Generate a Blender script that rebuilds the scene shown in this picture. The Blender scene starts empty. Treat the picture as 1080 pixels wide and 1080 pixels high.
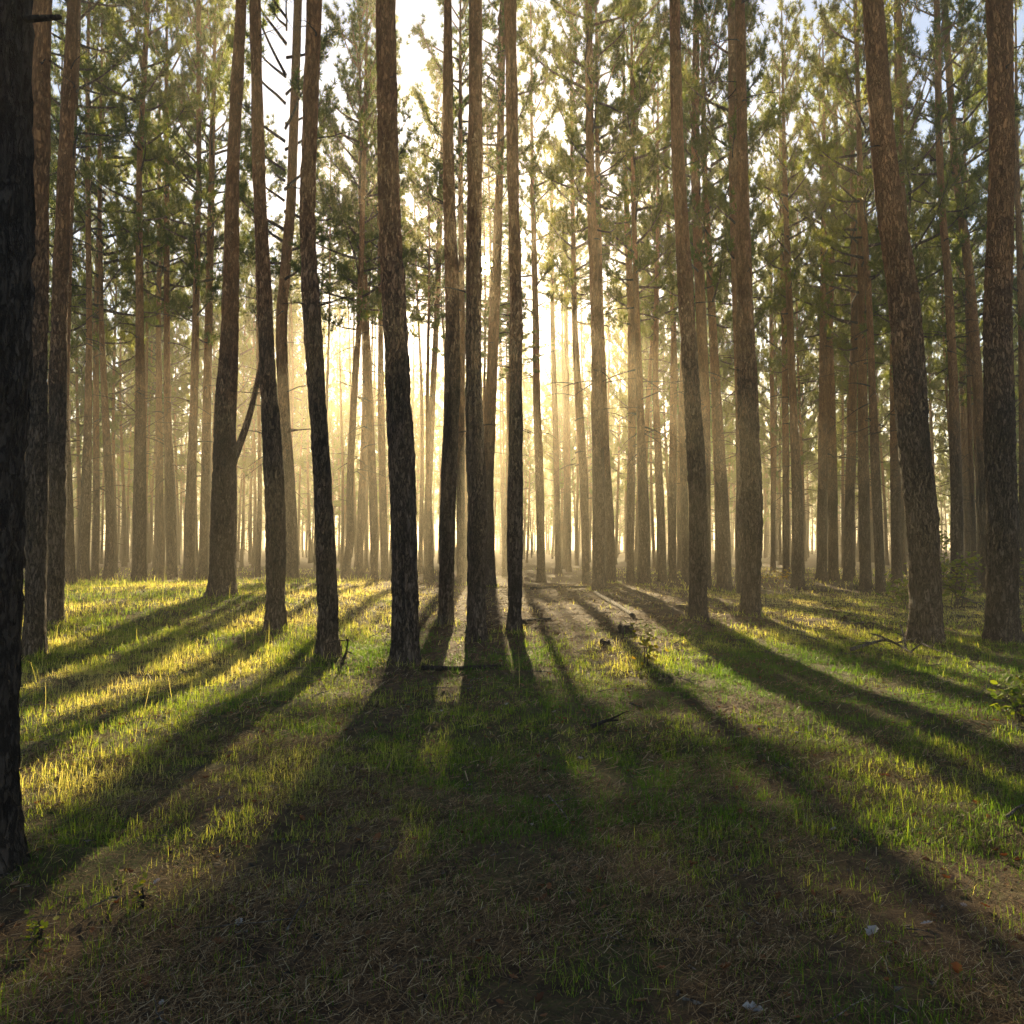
import bpy, math, random
import numpy as np
from mathutils import Vector

random.seed(11)
rng = np.random.default_rng(11)
S = bpy.context.scene
COL = S.collection
R = math.radians

# ------------------------------------------------------------------ camera
FPX, HOR, EYE = 850.0, 575.0, 1.47
PITCH = math.atan((HOR - 540.0) / FPX)
CP, SP = math.cos(PITCH), math.sin(PITCH)
SUN_EL = math.atan((540 - 280) / FPX) + PITCH
SUN_AZ = math.atan((512 - 540) / FPX)          # from +Y, negative = to the left
COT = 1.0 / math.tan(SUN_EL)
SUN = Vector((math.sin(SUN_AZ) * math.cos(SUN_EL), math.cos(SUN_AZ) * math.cos(SUN_EL), math.sin(SUN_EL)))

cam = bpy.data.cameras.new('camera')
cam.sensor_width = 36.0
cam.lens = FPX / 1080.0 * 36.0
cam.clip_start, cam.clip_end = 0.05, 2000.0
camo = bpy.data.objects.new('camera', cam)
COL.objects.link(camo)
camo.location = (0, 0, EYE)
camo.rotation_euler = (R(90) + PITCH, 0, 0)
S.camera = camo


def ray(px, py):
    a, b = (px - 540.0) / FPX, (540.0 - py) / FPX
    return np.array([a, CP - b * SP, SP + b * CP])


def at_depth(px, py, y):
    d = ray(px, py)
    return np.array([0, 0, EYE]) + d * (y / d[1])


# ------------------------------------------------------------------ noise
def _hash(ix, iy, iz, seed):
    h = (ix.astype(np.int64) * 374761393 + iy.astype(np.int64) * 668265263 + iz.astype(np.int64) * 2147483647 + seed * 974634777) & 0xFFFFFFFF
    h = ((h ^ (h >> 13)) * 1274126177) & 0xFFFFFFFF
    h = ((h ^ (h >> 16)) * 2246822519) & 0xFFFFFFFF
    return ((h ^ (h >> 15)) & 0xFFFFFF) / float(0xFFFFFF)


def noise3(x, y, z, seed=0):
    x, y, z = np.broadcast_arrays(np.asarray(x, float), np.asarray(y, float), np.asarray(z, float))
    ix, iy, iz = np.floor(x), np.floor(y), np.floor(z)
    fx, fy, fz = x - ix, y - iy, z - iz
    fx, fy, fz = [f * f * (3 - 2 * f) for f in (fx, fy, fz)]
    out = 0
    for a in (0, 1):
        for b in (0, 1):
            for c in (0, 1):
                w = (fx if a else 1 - fx) * (fy if b else 1 - fy) * (fz if c else 1 - fz)
                out = out + w * _hash(ix + a, iy + b, iz + c, seed)
    return out


def fbm(x, y, z=0.0, seed=0, oct=3):
    o, a, t = 0, 1.0, 0
    for k in range(oct):
        o = o + a * noise3(np.asarray(x) * 2 ** k, np.asarray(y) * 2 ** k, np.asarray(z) * 2 ** k, seed + k)
        t += a
        a *= 0.5
    return o / t


def sstep(a, b, x):
    t = np.clip((x - a) / (b - a), 0, 1)
    return t * t * (3 - 2 * t)


MOUNDS, FEET = [], []     # humps of needles and roots round the trunk feet


def terrain(x, y):
    x, y = np.asarray(x, float), np.asarray(y, float)
    left = sstep(-1.0, -5.0, x)
    right = sstep(3.0, 8.0, x)
    rise = 0.26 + 0.20 * left - 0.22 * right
    z = rise * sstep(7, 17, y) * (1 - 0.9 * sstep(21, 33, y) * (1 - right))
    z = z + (fbm(x * 0.45 + 7, y * 0.45, 0, 3) - 0.5) * 0.22 * sstep(1.5, 5, y) * (1 - sstep(40, 90, y))
    z = z + (fbm(x * 2.1, y * 2.1 + 5, 0, 9) - 0.5) * 0.07
    for a, b, r in MOUNDS:
        z = z + 0.085 * np.exp(-((x - a) ** 2 + (y - b) ** 2) / (r + 0.22) ** 2)
    return z


def ground_hit(px, py):
    d = ray(px, py)
    d = d / d[1]
    ys = np.linspace(1.5, 60, 4000)
    z = EYE + d[2] * ys
    g = terrain(d[0] * ys, ys)
    k = np.argmax(z < g)
    return float(ys[k]) if (z < g).any() else 45.0


# ------------------------------------------------------------------ mesh helpers
def make_mesh(name, V, faces, mats, midx=None, smooth=True, attrs=None):
    """faces: list of int arrays (n,3) or (n,4); midx: material slot per array"""
    me = bpy.data.meshes.new(name)
    V = np.asarray(V, np.float32)
    me.vertices.add(len(V))
    me.vertices.foreach_set('co', V.ravel())
    faces = [np.asarray(f, np.int32) for f in faces if len(f)]
    loops = np.concatenate([f.ravel() for f in faces])
    tot = np.concatenate([np.full(len(f), f.shape[1], np.int32) for f in faces])
    start = np.concatenate([[0], np.cumsum(tot)[:-1]]).astype(np.int32)
    me.loops.add(len(loops))
    me.loops.foreach_set('vertex_index', loops)
    me.polygons.add(len(tot))
    me.polygons.foreach_set('loop_start', start)
    me.polygons.foreach_set('loop_total', tot)
    for m in mats:
        me.materials.append(m)
    if midx is not None:
        mi = np.concatenate([np.full(len(f), k, np.int32) for f, k in zip(faces, midx)])
        me.polygons.foreach_set('material_index', mi)
    me.polygons.foreach_set('use_smooth', np.full(len(tot), smooth, bool))
    if attrs:
        for k, a in attrs.items():
            at = me.attributes.new(k, 'FLOAT', 'POINT')
            at.data.foreach_set('value', np.asarray(a, np.float32))
    me.update(calc_edges=True)
    return me


def tube(P, rad, n=8, cap=True):
    """P (m,3) path, rad (m,) -> verts, quads, tris"""
    P = np.asarray(P, float)
    m = len(P)
    T = np.gradient(P, axis=0)
    T /= np.linalg.norm(T, axis=1)[:, None] + 1e-9
    ref = np.array([0.0, 1, 0]) if abs(T[0][1]) < 0.8 else np.array([1.0, 0, 0])
    U = np.cross(T, ref)
    U /= np.linalg.norm(U, axis=1)[:, None] + 1e-9
    W = np.cross(T, U)
    a = np.linspace(0, 2 * np.pi, n, endpoint=False)
    V = P[:, None, :] + np.asarray(rad)[:, None, None] * (np.cos(a)[None, :, None] * U[:, None, :] + np.sin(a)[None, :, None] * W[:, None, :])
    V = V.reshape(-1, 3)
    i = np.arange(m - 1)[:, None] * n
    j = np.arange(n)[None, :]
    k = (np.arange(n)[None, :] + 1) % n
    Q = np.stack([i + j, i + k, i + n + k, i + n + j], -1).reshape(-1, 4)
    tris = np.zeros((0, 3), int)
    if cap:
        c = len(V)
        V = np.vstack([V, P[-1] + T[-1] * rad[-1] * 0.3, P[0] - T[0] * rad[0] * 0.3])
        top = (m - 1) * n
        t1 = np.stack([top + np.arange(n), top + (np.arange(n) + 1) % n, np.full(n, c)], -1)
        t0 = np.stack([(np.arange(n) + 1) % n, np.arange(n), np.full(n, c + 1)], -1)
        tris = np.vstack([t1, t0])
    return V, Q, tris


class MB:
    def __init__(s):
        s.V, s.F, s.M, s.n = [], [], [], 0

    def add(s, V, faces, mi=0):
        for f in faces:
            if len(f):
                s.F.append(np.asarray(f) + s.n)
                s.M.append(mi)
        s.V.append(np.asarray(V, float))
        s.n += len(V)

    def tube(s, P, rad, n=8, mi=0):
        V, Q, T = tube(P, rad, n)
        s.add(V, [Q, T], mi)

    def mesh(s, name, mats, smooth=True, attrs=None):
        return make_mesh(name, np.vstack(s.V), s.F, mats, s.M, smooth, attrs)


def link(name, me, parent=None, loc=(0, 0, 0), rz=0.0, sc=(1, 1, 1)):
    o = bpy.data.objects.new(name, me)
    COL.objects.link(o)
    o.location = loc
    o.rotation_euler = (0, 0, rz)
    o.scale = sc
    if parent is not None:
        o.parent = parent
    return o


def thing(name, label, cat, loc, group=None):
    o = bpy.data.objects.new(name, None)
    o.empty_display_size = 0.3
    COL.objects.link(o)
    o.location = loc
    o['label'] = label
    o['category'] = cat
    if group:
        o['group'] = group
    return o


# ------------------------------------------------------------------ materials
def mat(name):
    m = bpy.data.materials.new(name)
    m.use_nodes = True
    nt = m.node_tree
    nt.nodes.clear()
    out = nt.nodes.new('ShaderNodeOutputMaterial')
    return m, nt, out


def N(nt, t, **kw):
    n = nt.nodes.new(t)
    for k, v in kw.items():
        if k in n.inputs:
            n.inputs[k].default_value = v
        else:
            setattr(n, k, v)
    return n


def L(nt, a, b):
    nt.links.new(a, b)


def ramp(nt, fac, stops):
    r = nt.nodes.new('ShaderNodeValToRGB')
    e = r.color_ramp.elements
    while len(e) < len(stops):
        e.new(0.5)
    for k, (p, c) in enumerate(stops):
        e[k].position = p
        e[k].color = (*c, 1)
    L(nt, fac, r.inputs['Fac'])
    return r.outputs['Color']


def mixc(nt, fac, a, b):
    n = nt.nodes.new('ShaderNodeMix')
    n.data_type = 'RGBA'
    for s, v in ((0, fac), (6, a), (7, b)):
        if isinstance(v, (int, float)):
            n.inputs[s].default_value = v
        elif isinstance(v, tuple):
            n.inputs[s].default_value = (*v, 1)
        else:
            L(nt, v, n.inputs[s])
    return n.outputs[2]


def bark_material(name, low, high, z0, z1, bump=1.0):
    m, nt, out = mat(name)
    tc = N(nt, 'ShaderNodeTexCoord')
    mp = N(nt, 'ShaderNodeMapping')
    mp.inputs['Scale'].default_value = (1, 1, 0.28)
    L(nt, tc.outputs['Object'], mp.inputs['Vector'])
    warp = N(nt, 'ShaderNodeTexNoise', Scale=14.0, Detail=6.0, Roughness=0.65)
    L(nt, mp.outputs[0], warp.inputs['Vector'])
    wv = N(nt, 'ShaderNodeVectorMath', operation='MULTIPLY_ADD')
    L(nt, warp.outputs['Color'], wv.inputs[0])
    wv.inputs[1].default_value = (0.16, 0.16, 0.16)
    L(nt, mp.outputs[0], wv.inputs[2])
    vo = N(nt, 'ShaderNodeTexVoronoi', feature='DISTANCE_TO_EDGE', Scale=24.0)
    L(nt, wv.outputs[0], vo.inputs['Vector'])
    vc = N(nt, 'ShaderNodeTexVoronoi', Scale=24.0)
    L(nt, wv.outputs[0], vc.inputs['Vector'])
    fine = N(nt, 'ShaderNodeTexNoise', Scale=55.0, Detail=6.0, Roughness=0.7)
    L(nt, mp.outputs[0], fine.inputs['Vector'])
    big = N(nt, 'ShaderNodeTexNoise', Scale=2.2, Detail=3.0)
    L(nt, tc.outputs['Object'], big.inputs['Vector'])
    plate = N(nt, 'ShaderNodeMapRange')
    L(nt, vo.outputs['Distance'], plate.inputs['Value'])
    plate.inputs['From Max'].default_value = 0.16
    # height of the colour change, roughened by the big noise
    sx = N(nt, 'ShaderNodeSeparateXYZ')
    L(nt, tc.outputs['Object'], sx.inputs[0])
    hz = N(nt, 'ShaderNodeMath', operation='MULTIPLY_ADD')
    L(nt, big.outputs['Fac'], hz.inputs[0])
    hz.inputs[1].default_value = 3.2
    L(nt, sx.outputs['Z'], hz.inputs[2])
    hm = N(nt, 'ShaderNodeMapRange', interpolation_type='SMOOTHSTEP')
    L(nt, hz.outputs[0], hm.inputs['Value'])
    hm.inputs['From Min'].default_value = z0 + 1.6
    hm.inputs['From Max'].default_value = z1 + 1.6
    lowc = ramp(nt, fine.outputs['Fac'], [(0.25, tuple(c * 0.55 for c in low)), (0.55, low), (0.8, tuple(min(1, c * 1.7 + 0.02) for c in low))])
    highc = ramp(nt, fine.outputs['Fac'], [(0.25, tuple(c * 0.6 for c in high)), (0.55, high), (0.8, tuple(min(1, c * 1.5) for c in high))])
    base = mixc(nt, hm.outputs[0], lowc, highc)
    soft = N(nt, 'ShaderNodeMath', operation='MULTIPLY_ADD')   # the thin upper bark has shallow cracks only
    L(nt, hm.outputs[0], soft.inputs[0])
    soft.inputs[1].default_value = 0.5
    soft.inputs[2].default_value = 0.25
    cr = N(nt, 'ShaderNodeMath', operation='MAXIMUM')
    L(nt, plate.outputs[0], cr.inputs[0])
    L(nt, soft.outputs[0], cr.inputs[1])
    crack = mixc(nt, cr.outputs[0], (0.03, 0.021, 0.016), base)
    hs = N(nt, 'ShaderNodeHueSaturation', Saturation=1.0, Value=1.0)
    # keep the per plate variation in lightness only
    bw = N(nt, 'ShaderNodeRGBToBW')
    L(nt, vc.outputs['Color'], bw.inputs[0])
    mv = N(nt, 'ShaderNodeMapRange')
    L(nt, bw.outputs[0], mv.inputs['Value'])
    mv.inputs['To Min'].default_value = 0.62
    mv.inputs['To Max'].default_value = 1.35
    pat = N(nt, 'ShaderNodeTexNoise', Scale=1.6, Detail=5.0, Roughness=0.62)      # weathered and lichen grey patches
    L(nt, mp.outputs[0], pat.inputs['Vector'])
    pm = N(nt, 'ShaderNodeMapRange')
    L(nt, pat.outputs['Fac'], pm.inputs['Value'])
    for kk, vv in (('From Min', 0.3), ('From Max', 0.7), ('To Min', 0.55), ('To Max', 1.4)):
        pm.inputs[kk].default_value = vv
    mm = N(nt, 'ShaderNodeMath', operation='MULTIPLY')
    L(nt, mv.outputs[0], mm.inputs[0])
    L(nt, pm.outputs[0], mm.inputs[1])
    L(nt, mm.outputs[0], hs.inputs['Value'])
    L(nt, crack, hs.inputs['Color'])
    bs = N(nt, 'ShaderNodeBsdfPrincipled', Roughness=0.9)
    bs.inputs['Specular IOR Level'].default_value = 0.25
    L(nt, hs.outputs[0], bs.inputs['Base Color'])
    hgt = N(nt, 'ShaderNodeMath', operation='MULTIPLY_ADD')
    L(nt, fine.outputs['Fac'], hgt.inputs[0])
    hgt.inputs[1].default_value = 0.5
    L(nt, plate.outputs[0], hgt.inputs[2])
    bp = N(nt, 'ShaderNodeBump', Strength=bump, Distance=0.035)
    L(nt, hgt.outputs[0], bp.inputs['Height'])
    L(nt, bp.outputs[0], bs.inputs['Normal'])
    L(nt, bs.outputs[0], out.inputs['Surface'])
    return m


BARK = bark_material('pine_bark', (0.13, 0.092, 0.065), (0.40, 0.19, 0.075), 2.6, 6.5)
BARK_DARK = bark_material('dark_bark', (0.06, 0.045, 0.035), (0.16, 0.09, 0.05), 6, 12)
DEADWOOD = bark_material('dead_wood', (0.16, 0.13, 0.10), (0.16, 0.13, 0.10), 50, 60, 0.6)


def leaf_material(name, stops, attr=None, trans=0.45, tcol=(1.25, 1.15, 0.5), rough=0.55, spec=0.2):
    m, nt, out = mat(name)
    if attr:
        a = N(nt, 'ShaderNodeAttribute', attribute_name=attr)
        fac = a.outputs['Fac']
    else:
        geo = N(nt, 'ShaderNodeNewGeometry')
        oi = N(nt, 'ShaderNodeObjectInfo')
        ad = N(nt, 'ShaderNodeMath', operation='MULTIPLY_ADD')
        L(nt, geo.outputs['Random Per Island'], ad.inputs[0])
        ad.inputs[1].default_value = 0.6
        md = N(nt, 'ShaderNodeMath', operation='MULTIPLY')
        L(nt, oi.outputs['Random'], md.inputs[0])
        md.inputs[1].default_value = 0.4
        L(nt, md.outputs[0], ad.inputs[2])
        fac = ad.outputs[0]
    c = ramp(nt, fac, stops)
    bs = N(nt, 'ShaderNodeBsdfPrincipled', Roughness=rough)
    bs.inputs['Specular IOR Level'].default_value = spec
    L(nt, c, bs.inputs['Base Color'])
    mul = N(nt, 'ShaderNodeMix', data_type='RGBA', blend_type='MULTIPLY')
    mul.inputs[0].default_value = 1.0
    L(nt, c, mul.inputs[6])
    mul.inputs[7].default_value = (*tcol, 1)
    tr = N(nt, 'ShaderNodeBsdfTranslucent')
    L(nt, mul.outputs[2], tr.inputs['Color'])
    mx = N(nt, 'ShaderNodeMixShader')
    mx.inputs[0].default_value = trans
    L(nt, bs.outputs[0], mx.inputs[1])
    L(nt, tr.outputs[0], mx.inputs[2])
    L(nt, mx.outputs[0], out.inputs['Surface'])
    return m


NEEDLE = leaf_material('pine_needles', [(0.0, (0.045, 0.078, 0.018)), (0.5, (0.08, 0.115, 0.025)), (1.0, (0.15, 0.16, 0.03))], trans=0.5, tcol=(2.6, 2.2, 0.9))
GRASS = leaf_material('grass_blades', [(0.0, (0.06, 0.125, 0.014)), (0.4, (0.19, 0.25, 0.03)), (0.62, (0.40, 0.39, 0.12)), (1.0, (0.52, 0.45, 0.24))], attr='dry', trans=0.55, tcol=(1.9, 1.75, 0.8))
LITTER = leaf_material('dry_needles', [(0.0, (0.06, 0.034, 0.018)), (0.5, (0.19, 0.115, 0.055)), (0.85, (0.30, 0.21, 0.11)), (1.0, (0.40, 0.31, 0.18))], attr='dry', trans=0.12, tcol=(1, 0.9, 0.7), rough=0.9, spec=0.03)
DEADLEAF = leaf_material('dead_leaves', [(0.0, (0.09, 0.045, 0.025)), (0.6, (0.20, 0.09, 0.04)), (0.97, (0.26, 0.18, 0.11)), (1.0, (0.36, 0.33, 0.30))], attr='dry', trans=0.2, tcol=(1.2, 0.8, 0.5), rough=0.85, spec=0.05)
LEAF = leaf_material('shrub_leaves', [(0.0, (0.06, 0.12, 0.015)), (0.6, (0.14, 0.19, 0.02)), (1.0, (0.34, 0.30, 0.04))], trans=0.5, tcol=(1.6, 1.4, 0.5))
YLEAF = leaf_material('autumn_leaves', [(0.0, (0.12, 0.15, 0.015)), (0.5, (0.3, 0.24, 0.03)), (1.0, (0.38, 0.17, 0.03))], trans=0.5, tcol=(1.5, 1.3, 0.4))


def ground_material():
    m, nt, out = mat('forest_floor')
    tc = N(nt, 'ShaderNodeTexCoord')
    n1 = N(nt, 'ShaderNodeTexNoise', Scale=0.55, Detail=5.0, Roughness=0.6)
    n2 = N(nt, 'ShaderNodeTexNoise', Scale=9.0, Detail=8.0, Roughness=0.72)
    n3 = N(nt, 'ShaderNodeTexNoise', Scale=60.0, Detail=5.0, Roughness=0.7)
    n4 = N(nt, 'ShaderNodeTexVoronoi', Scale=38.0)
    for n in (n1, n2, n3, n4):
        L(nt, tc.outputs['Object'], n.inputs['Vector'])
    lit = ramp(nt, n2.outputs['Fac'], [(0.28, (0.03, 0.02, 0.013)), (0.48, (0.08, 0.05, 0.028)), (0.62, (0.15, 0.092, 0.05)), (0.8, (0.21, 0.145, 0.08))])
    moss = ramp(nt, n3.outputs['Fac'], [(0.3, (0.02, 0.035, 0.008)), (0.6, (0.06, 0.09, 0.014)), (0.8, (0.12, 0.14, 0.03))])
    a = N(nt, 'ShaderNodeAttribute', attribute_name='green')
    s = N(nt, 'ShaderNodeMath', operation='ADD')
    L(nt, a.outputs['Fac'], s.inputs[0])
    L(nt, n2.outputs['Fac'], s.inputs[1])
    mr = N(nt, 'ShaderNodeMapRange')
    L(nt, s.outputs[0], mr.inputs['Value'])
    mr.inputs['From Min'].default_value = 0.85
    mr.inputs['From Max'].default_value = 1.15
    c = mixc(nt, mr.outputs[0], lit, moss)
    c2 = mixc(nt, n4.outputs['Distance'], c, lit)
    bs = N(nt, 'ShaderNodeBsdfPrincipled', Roughness=0.95)
    bs.inputs['Specular IOR Level'].default_value = 0.15
    L(nt, c2, bs.inputs['Base Color'])
    h = N(nt, 'ShaderNodeMath', operation='MULTIPLY_ADD')
    L(nt, n3.outputs['Fac'], h.inputs[0])
    h.inputs[1].default_value = 0.5
    L(nt, n2.outputs['Fac'], h.inputs[2])
    bp = N(nt, 'ShaderNodeBump', Strength=0.9, Distance=0.06)
    L(nt, h.outputs[0], bp.inputs['Height'])
    L(nt, bp.outputs[0], bs.inputs['Normal'])
    L(nt, bs.outputs[0], out.inputs['Surface'])
    return m


# ------------------------------------------------------------------ fields over the ground
def green_field(x, y):
    """how grassy (0..1)"""
    n = fbm(x * 0.55, y * 0.55, 0, 21, 4)
    n2 = fbm(x * 2.3, y * 2.3, 0, 27, 3)
    g = 0.30 + 0.0 * x
    g = g + 0.75 * sstep(-0.8, -2.6, x) * sstep(2.6, 4.6, y) * (1 - sstep(17, 21, y))
    g = g + 0.42 * np.exp(-((x - 1.0) / 1.6) ** 2 - ((y - 7.0) / 3.4) ** 2)
    g = g + 0.55 * sstep(1.6, 3.0, x) * sstep(3.0, 4.6, y) * (1 - sstep(11, 16, y))
    g = g + 0.18 * np.exp(-((x + 0.5) / 3.0) ** 2 - ((y - 6.0) / 2.0) ** 2)
    g = g + 0.22 * sstep(4, 8, x) * sstep(12, 18, y)
    g = g - 0.34 * sstep(10.0, 13.0, y) * sstep(-4.6, -3.0, x) * (1 - sstep(3, 5, x))
    g = g * (0.35 + 1.3 * n) + (n2 - 0.5) * 0.55
    return np.clip(g, 0, 1)


def axis_pts(lo, a, b, hi, step, grow=1.16):
    mid = list(np.arange(a, b, step))
    s, x, up = step, mid[-1], []
    while x < hi:
        s = min(s * grow, 25)
        x += s
        up.append(x)
    s, x, dn = step, mid[0], []
    while x > lo:
        s = min(s * grow, 25)
        x -= s
        dn.append(x)
    return np.array(dn[::-1] + mid + up)


def build_ground():
    xs = axis_pts(-225, -11, 11, 225, 0.075, 1.1)
    ys = axis_pts(-60, 1.2, 20, 225, 0.075, 1.08)
    X, Y = np.meshgrid(xs, ys)
    Z = terrain(X, Y)
    near = (Y < 25) & (Y > 0) & (abs(X) < 16)
    Z = Z + np.where(near, (fbm(X * 7, Y * 7, 0, 41, 3) - 0.5) * 0.05, 0)
    nx, ny = len(xs), len(ys)
    V = np.stack([X, Y, Z], -1).reshape(-1, 3)
    i = (np.arange(ny - 1)[:, None] * nx + np.arange(nx - 1)[None, :])
    F = np.stack([i, i + 1, i + nx + 1, i + nx], -1).reshape(-1, 4)
    me = make_mesh('ground', V, [F], [ground_material()], attrs={'green': green_field(V[:, 0], V[:, 1]) * 0.8})
    o = link('ground', me)
    o['kind'] = 'structure'



# ------------------------------------------------------------------ grass, needles, leaves
def blades(base, h, az, lean, w, curl=0.5):
    n = len(base)
    d = np.stack([np.cos(az), np.sin(az), np.zeros(n)], -1)
    sd = np.stack([-np.sin(az), np.cos(az), np.zeros(n)], -1)
    up = np.array([0, 0, 1.0])
    mid = base + up * (h * 0.55 * np.cos(lean * 0.6))[:, None] + d * (h * 0.55 * np.sin(lean * 0.6))[:, None]
    tip = mid + up * (h * 0.45 * np.cos(lean * (1 + curl)))[:, None] + d * (h * 0.45 * np.sin(lean * (1 + curl)))[:, None]
    hw = (w * 0.5)[:, None]
    V = np.stack([base - sd * hw, base + sd * hw, mid + sd * hw * 0.75, mid - sd * hw * 0.75, tip], 1).reshape(-1, 3)
    k = np.arange(n)[:, None] * 5
    Q = k + np.array([[0, 1, 2, 3]])
    T = k + np.array([[3, 2, 4]])
    return V, Q, T


def scatter(n, y0, y1, pw=1.0, margin=1.12):
    """points in the view wedge, uniform in the ground when pw=1, biased near when smaller"""
    u = rng.random(n)
    y = (y0 ** (2 * pw) + u * (y1 ** (2 * pw) - y0 ** (2 * pw))) ** (1 / (2 * pw))
    x = (rng.random(n) * 2 - 1) * (0.64 * y * margin + 0.4)
    return x, y


def build_grass():
    Vs, Qs, Ts, Ds, off = [], [], [], [], 0
    for n, y0, y1, pw, hmin, hmax, w0 in (
            (140000, 1.7, 6, 0.8, 0.025, 0.085, 0.0028),
            (330000, 4, 13, 0.8, 0.03, 0.105, 0.0042),
            (280000, 9, 24, 0.8, 0.04, 0.13, 0.008),
            (40000, 20, 50, 0.8, 0.08, 0.22, 0.022)):
        x, y = scatter(n, y0, y1, pw)
        g = green_field(x, y)
        clump = 0.6 * fbm(x * 5, y * 5, 0, 55, 2) + 0.4 * fbm(x * 14, y * 14, 0, 57, 2)
        keep = rng.random(n) < np.clip(g * 1.4, 0.03, 1) * np.clip((clump - 0.36) * 4.0, 0.04, 1)
        x, y, g, clump = x[keep], y[keep], g[keep], clump[keep]
        n = len(x)
        h = hmin + (hmax - hmin) * rng.random(n) ** 1.6 * (0.5 + clump)
        left = sstep(-1.5, -3.5, x) * sstep(3, 5, y)
        h = h * (1 + 0.25 * left)
        dryn = fbm(x * 0.8 + 3, y * 0.8, 0, 61, 3)
        dry = 0.30 + (dryn - 0.5) * 1.2 + 0.16 * left + rng.normal(0, 0.16, n)
        dry = dry - 0.25 * np.exp(-((x - 1.2) / 1.8) ** 2 - ((y - 7) / 3.5) ** 2)
        dry = dry - 0.22 * sstep(1.6, 3.0, x) * (1 - sstep(9, 14, y)) + 0.35 * sstep(11, 16, y) * (1 - sstep(-3, -6, x))
        base = np.stack([x, y, terrain(x, y) - 0.01], -1)
        V, Q, T = blades(base, h, rng.random(n) * 2 * np.pi, np.abs(rng.normal(0.75, 0.5, n)), w0 * (0.6 + 0.8 * rng.random(n)))
        Vs.append(V); Qs.append(Q + off); Ts.append(T + off); Ds.append(np.repeat(np.clip(dry, 0, 1), 5))
        off += len(V)
    # longer tufts against the trunk feet
    for a, b, r in MOUNDS:
        n = 130
        th = rng.random(n) * 6.28
        d = r * 1.05 + np.abs(rng.normal(0.03, 0.11, n))
        x, y = a + np.cos(th) * d, b + np.sin(th) * d
        base = np.stack([x, y, terrain(x, y) - 0.01], -1)
        V, Q, T = blades(base, 0.05 + 0.13 * rng.random(n) ** 2, rng.random(n) * 6.28, np.abs(rng.normal(0.7, 0.4, n)), 0.003 + 0.0004 * b * (0.6 + 0.8 * rng.random(n)))
        Vs.append(V); Qs.append(Q + off); Ts.append(T + off); Ds.append(np.repeat(np.clip(rng.normal(0.5, 0.25, n), 0, 1), 5))
        off += len(V)
    # tall dry flowering stems on the left rise and here and there
    x, y = scatter(2600, 3.5, 21, 0.8)
    keep = (rng.random(2600) < np.where((x < -2) & (y > 7), 0.75, 0.006))
    x, y = x[keep], y[keep]
    n = len(x)
    base = np.stack([x, y, terrain(x, y) - 0.01], -1)
    V, Q, T = blades(base, 0.22 + 0.28 * rng.random(n), rng.random(n) * 6.28, np.abs(rng.normal(0.45, 0.3, n)), 0.0025 + 0.003 * rng.random(n), 1.2)
    Vs.append(V); Qs.append(Q + off); Ts.append(T + off); Ds.append(np.repeat(np.clip(rng.normal(0.7, 0.15, n), 0, 1), 5))
    off += len(V)
    me = make_mesh('grass', np.vstack(Vs), [np.vstack(Qs), np.vstack(Ts)], [GRASS], attrs={'dry': np.concatenate(Ds)})
    o = link('grass', me)
    o['kind'] = 'stuff'
    o['label'] = 'sparse green and straw coloured grass over the forest floor'
    o['category'] = 'grass'


def build_litter():
    Vs, Qs, Ds, off = [], [], [], 0
    for n, y0, y1, ln, w in ((230000, 1.6, 6, 0.05, 0.0009), (90000, 5, 14, 0.075, 0.003), (26000, 12, 26, 0.16, 0.010)):
        x, y = scatter(n, y0, y1, 0.8)
        pile = fbm(x * 2.6, y * 2.6, 0, 71, 3)
        keep = rng.random(n) < np.clip((pile - 0.3) * 2.6, 0.12, 1)
        x, y = x[keep], y[keep]
        n = len(x)
        az = rng.random(n) * np.pi
        tilt = rng.normal(0.1, 0.22, n)
        l = ln * (0.3 + 1.3 * rng.random(n) ** 1.5)
        d = np.stack([np.cos(az) * np.cos(tilt), np.sin(az) * np.cos(tilt), np.sin(tilt)], -1) * (l * 0.5)[:, None]
        s = np.stack([-np.sin(az), np.cos(az), np.full(n, 0.25)], -1) * (w * (0.6 + 0.8 * rng.random(n)))[:, None]
        c = np.stack([x, y, terrain(x, y) + 0.008 + 0.03 * rng.random(n)], -1)
        V = np.stack([c - d - s, c + d - s, c + d + s, c - d + s], 1).reshape(-1, 3)
        Vs.append(V)
        Qs.append(np.arange(n * 4).reshape(-1, 4) + off)
        Ds.append(np.repeat(np.clip(rng.normal(0.5, 0.28, n), 0, 1), 4))
        off += n * 4
    me = make_mesh('needle_litter', np.vstack(Vs), [np.vstack(Qs)], [LITTER], attrs={'dry': np.concatenate(Ds)})
    o = link('needle_litter', me)
    o['kind'] = 'stuff'
    o['label'] = 'brown carpet of fallen pine needles on the ground'
    o['category'] = 'pine needles'


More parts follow.
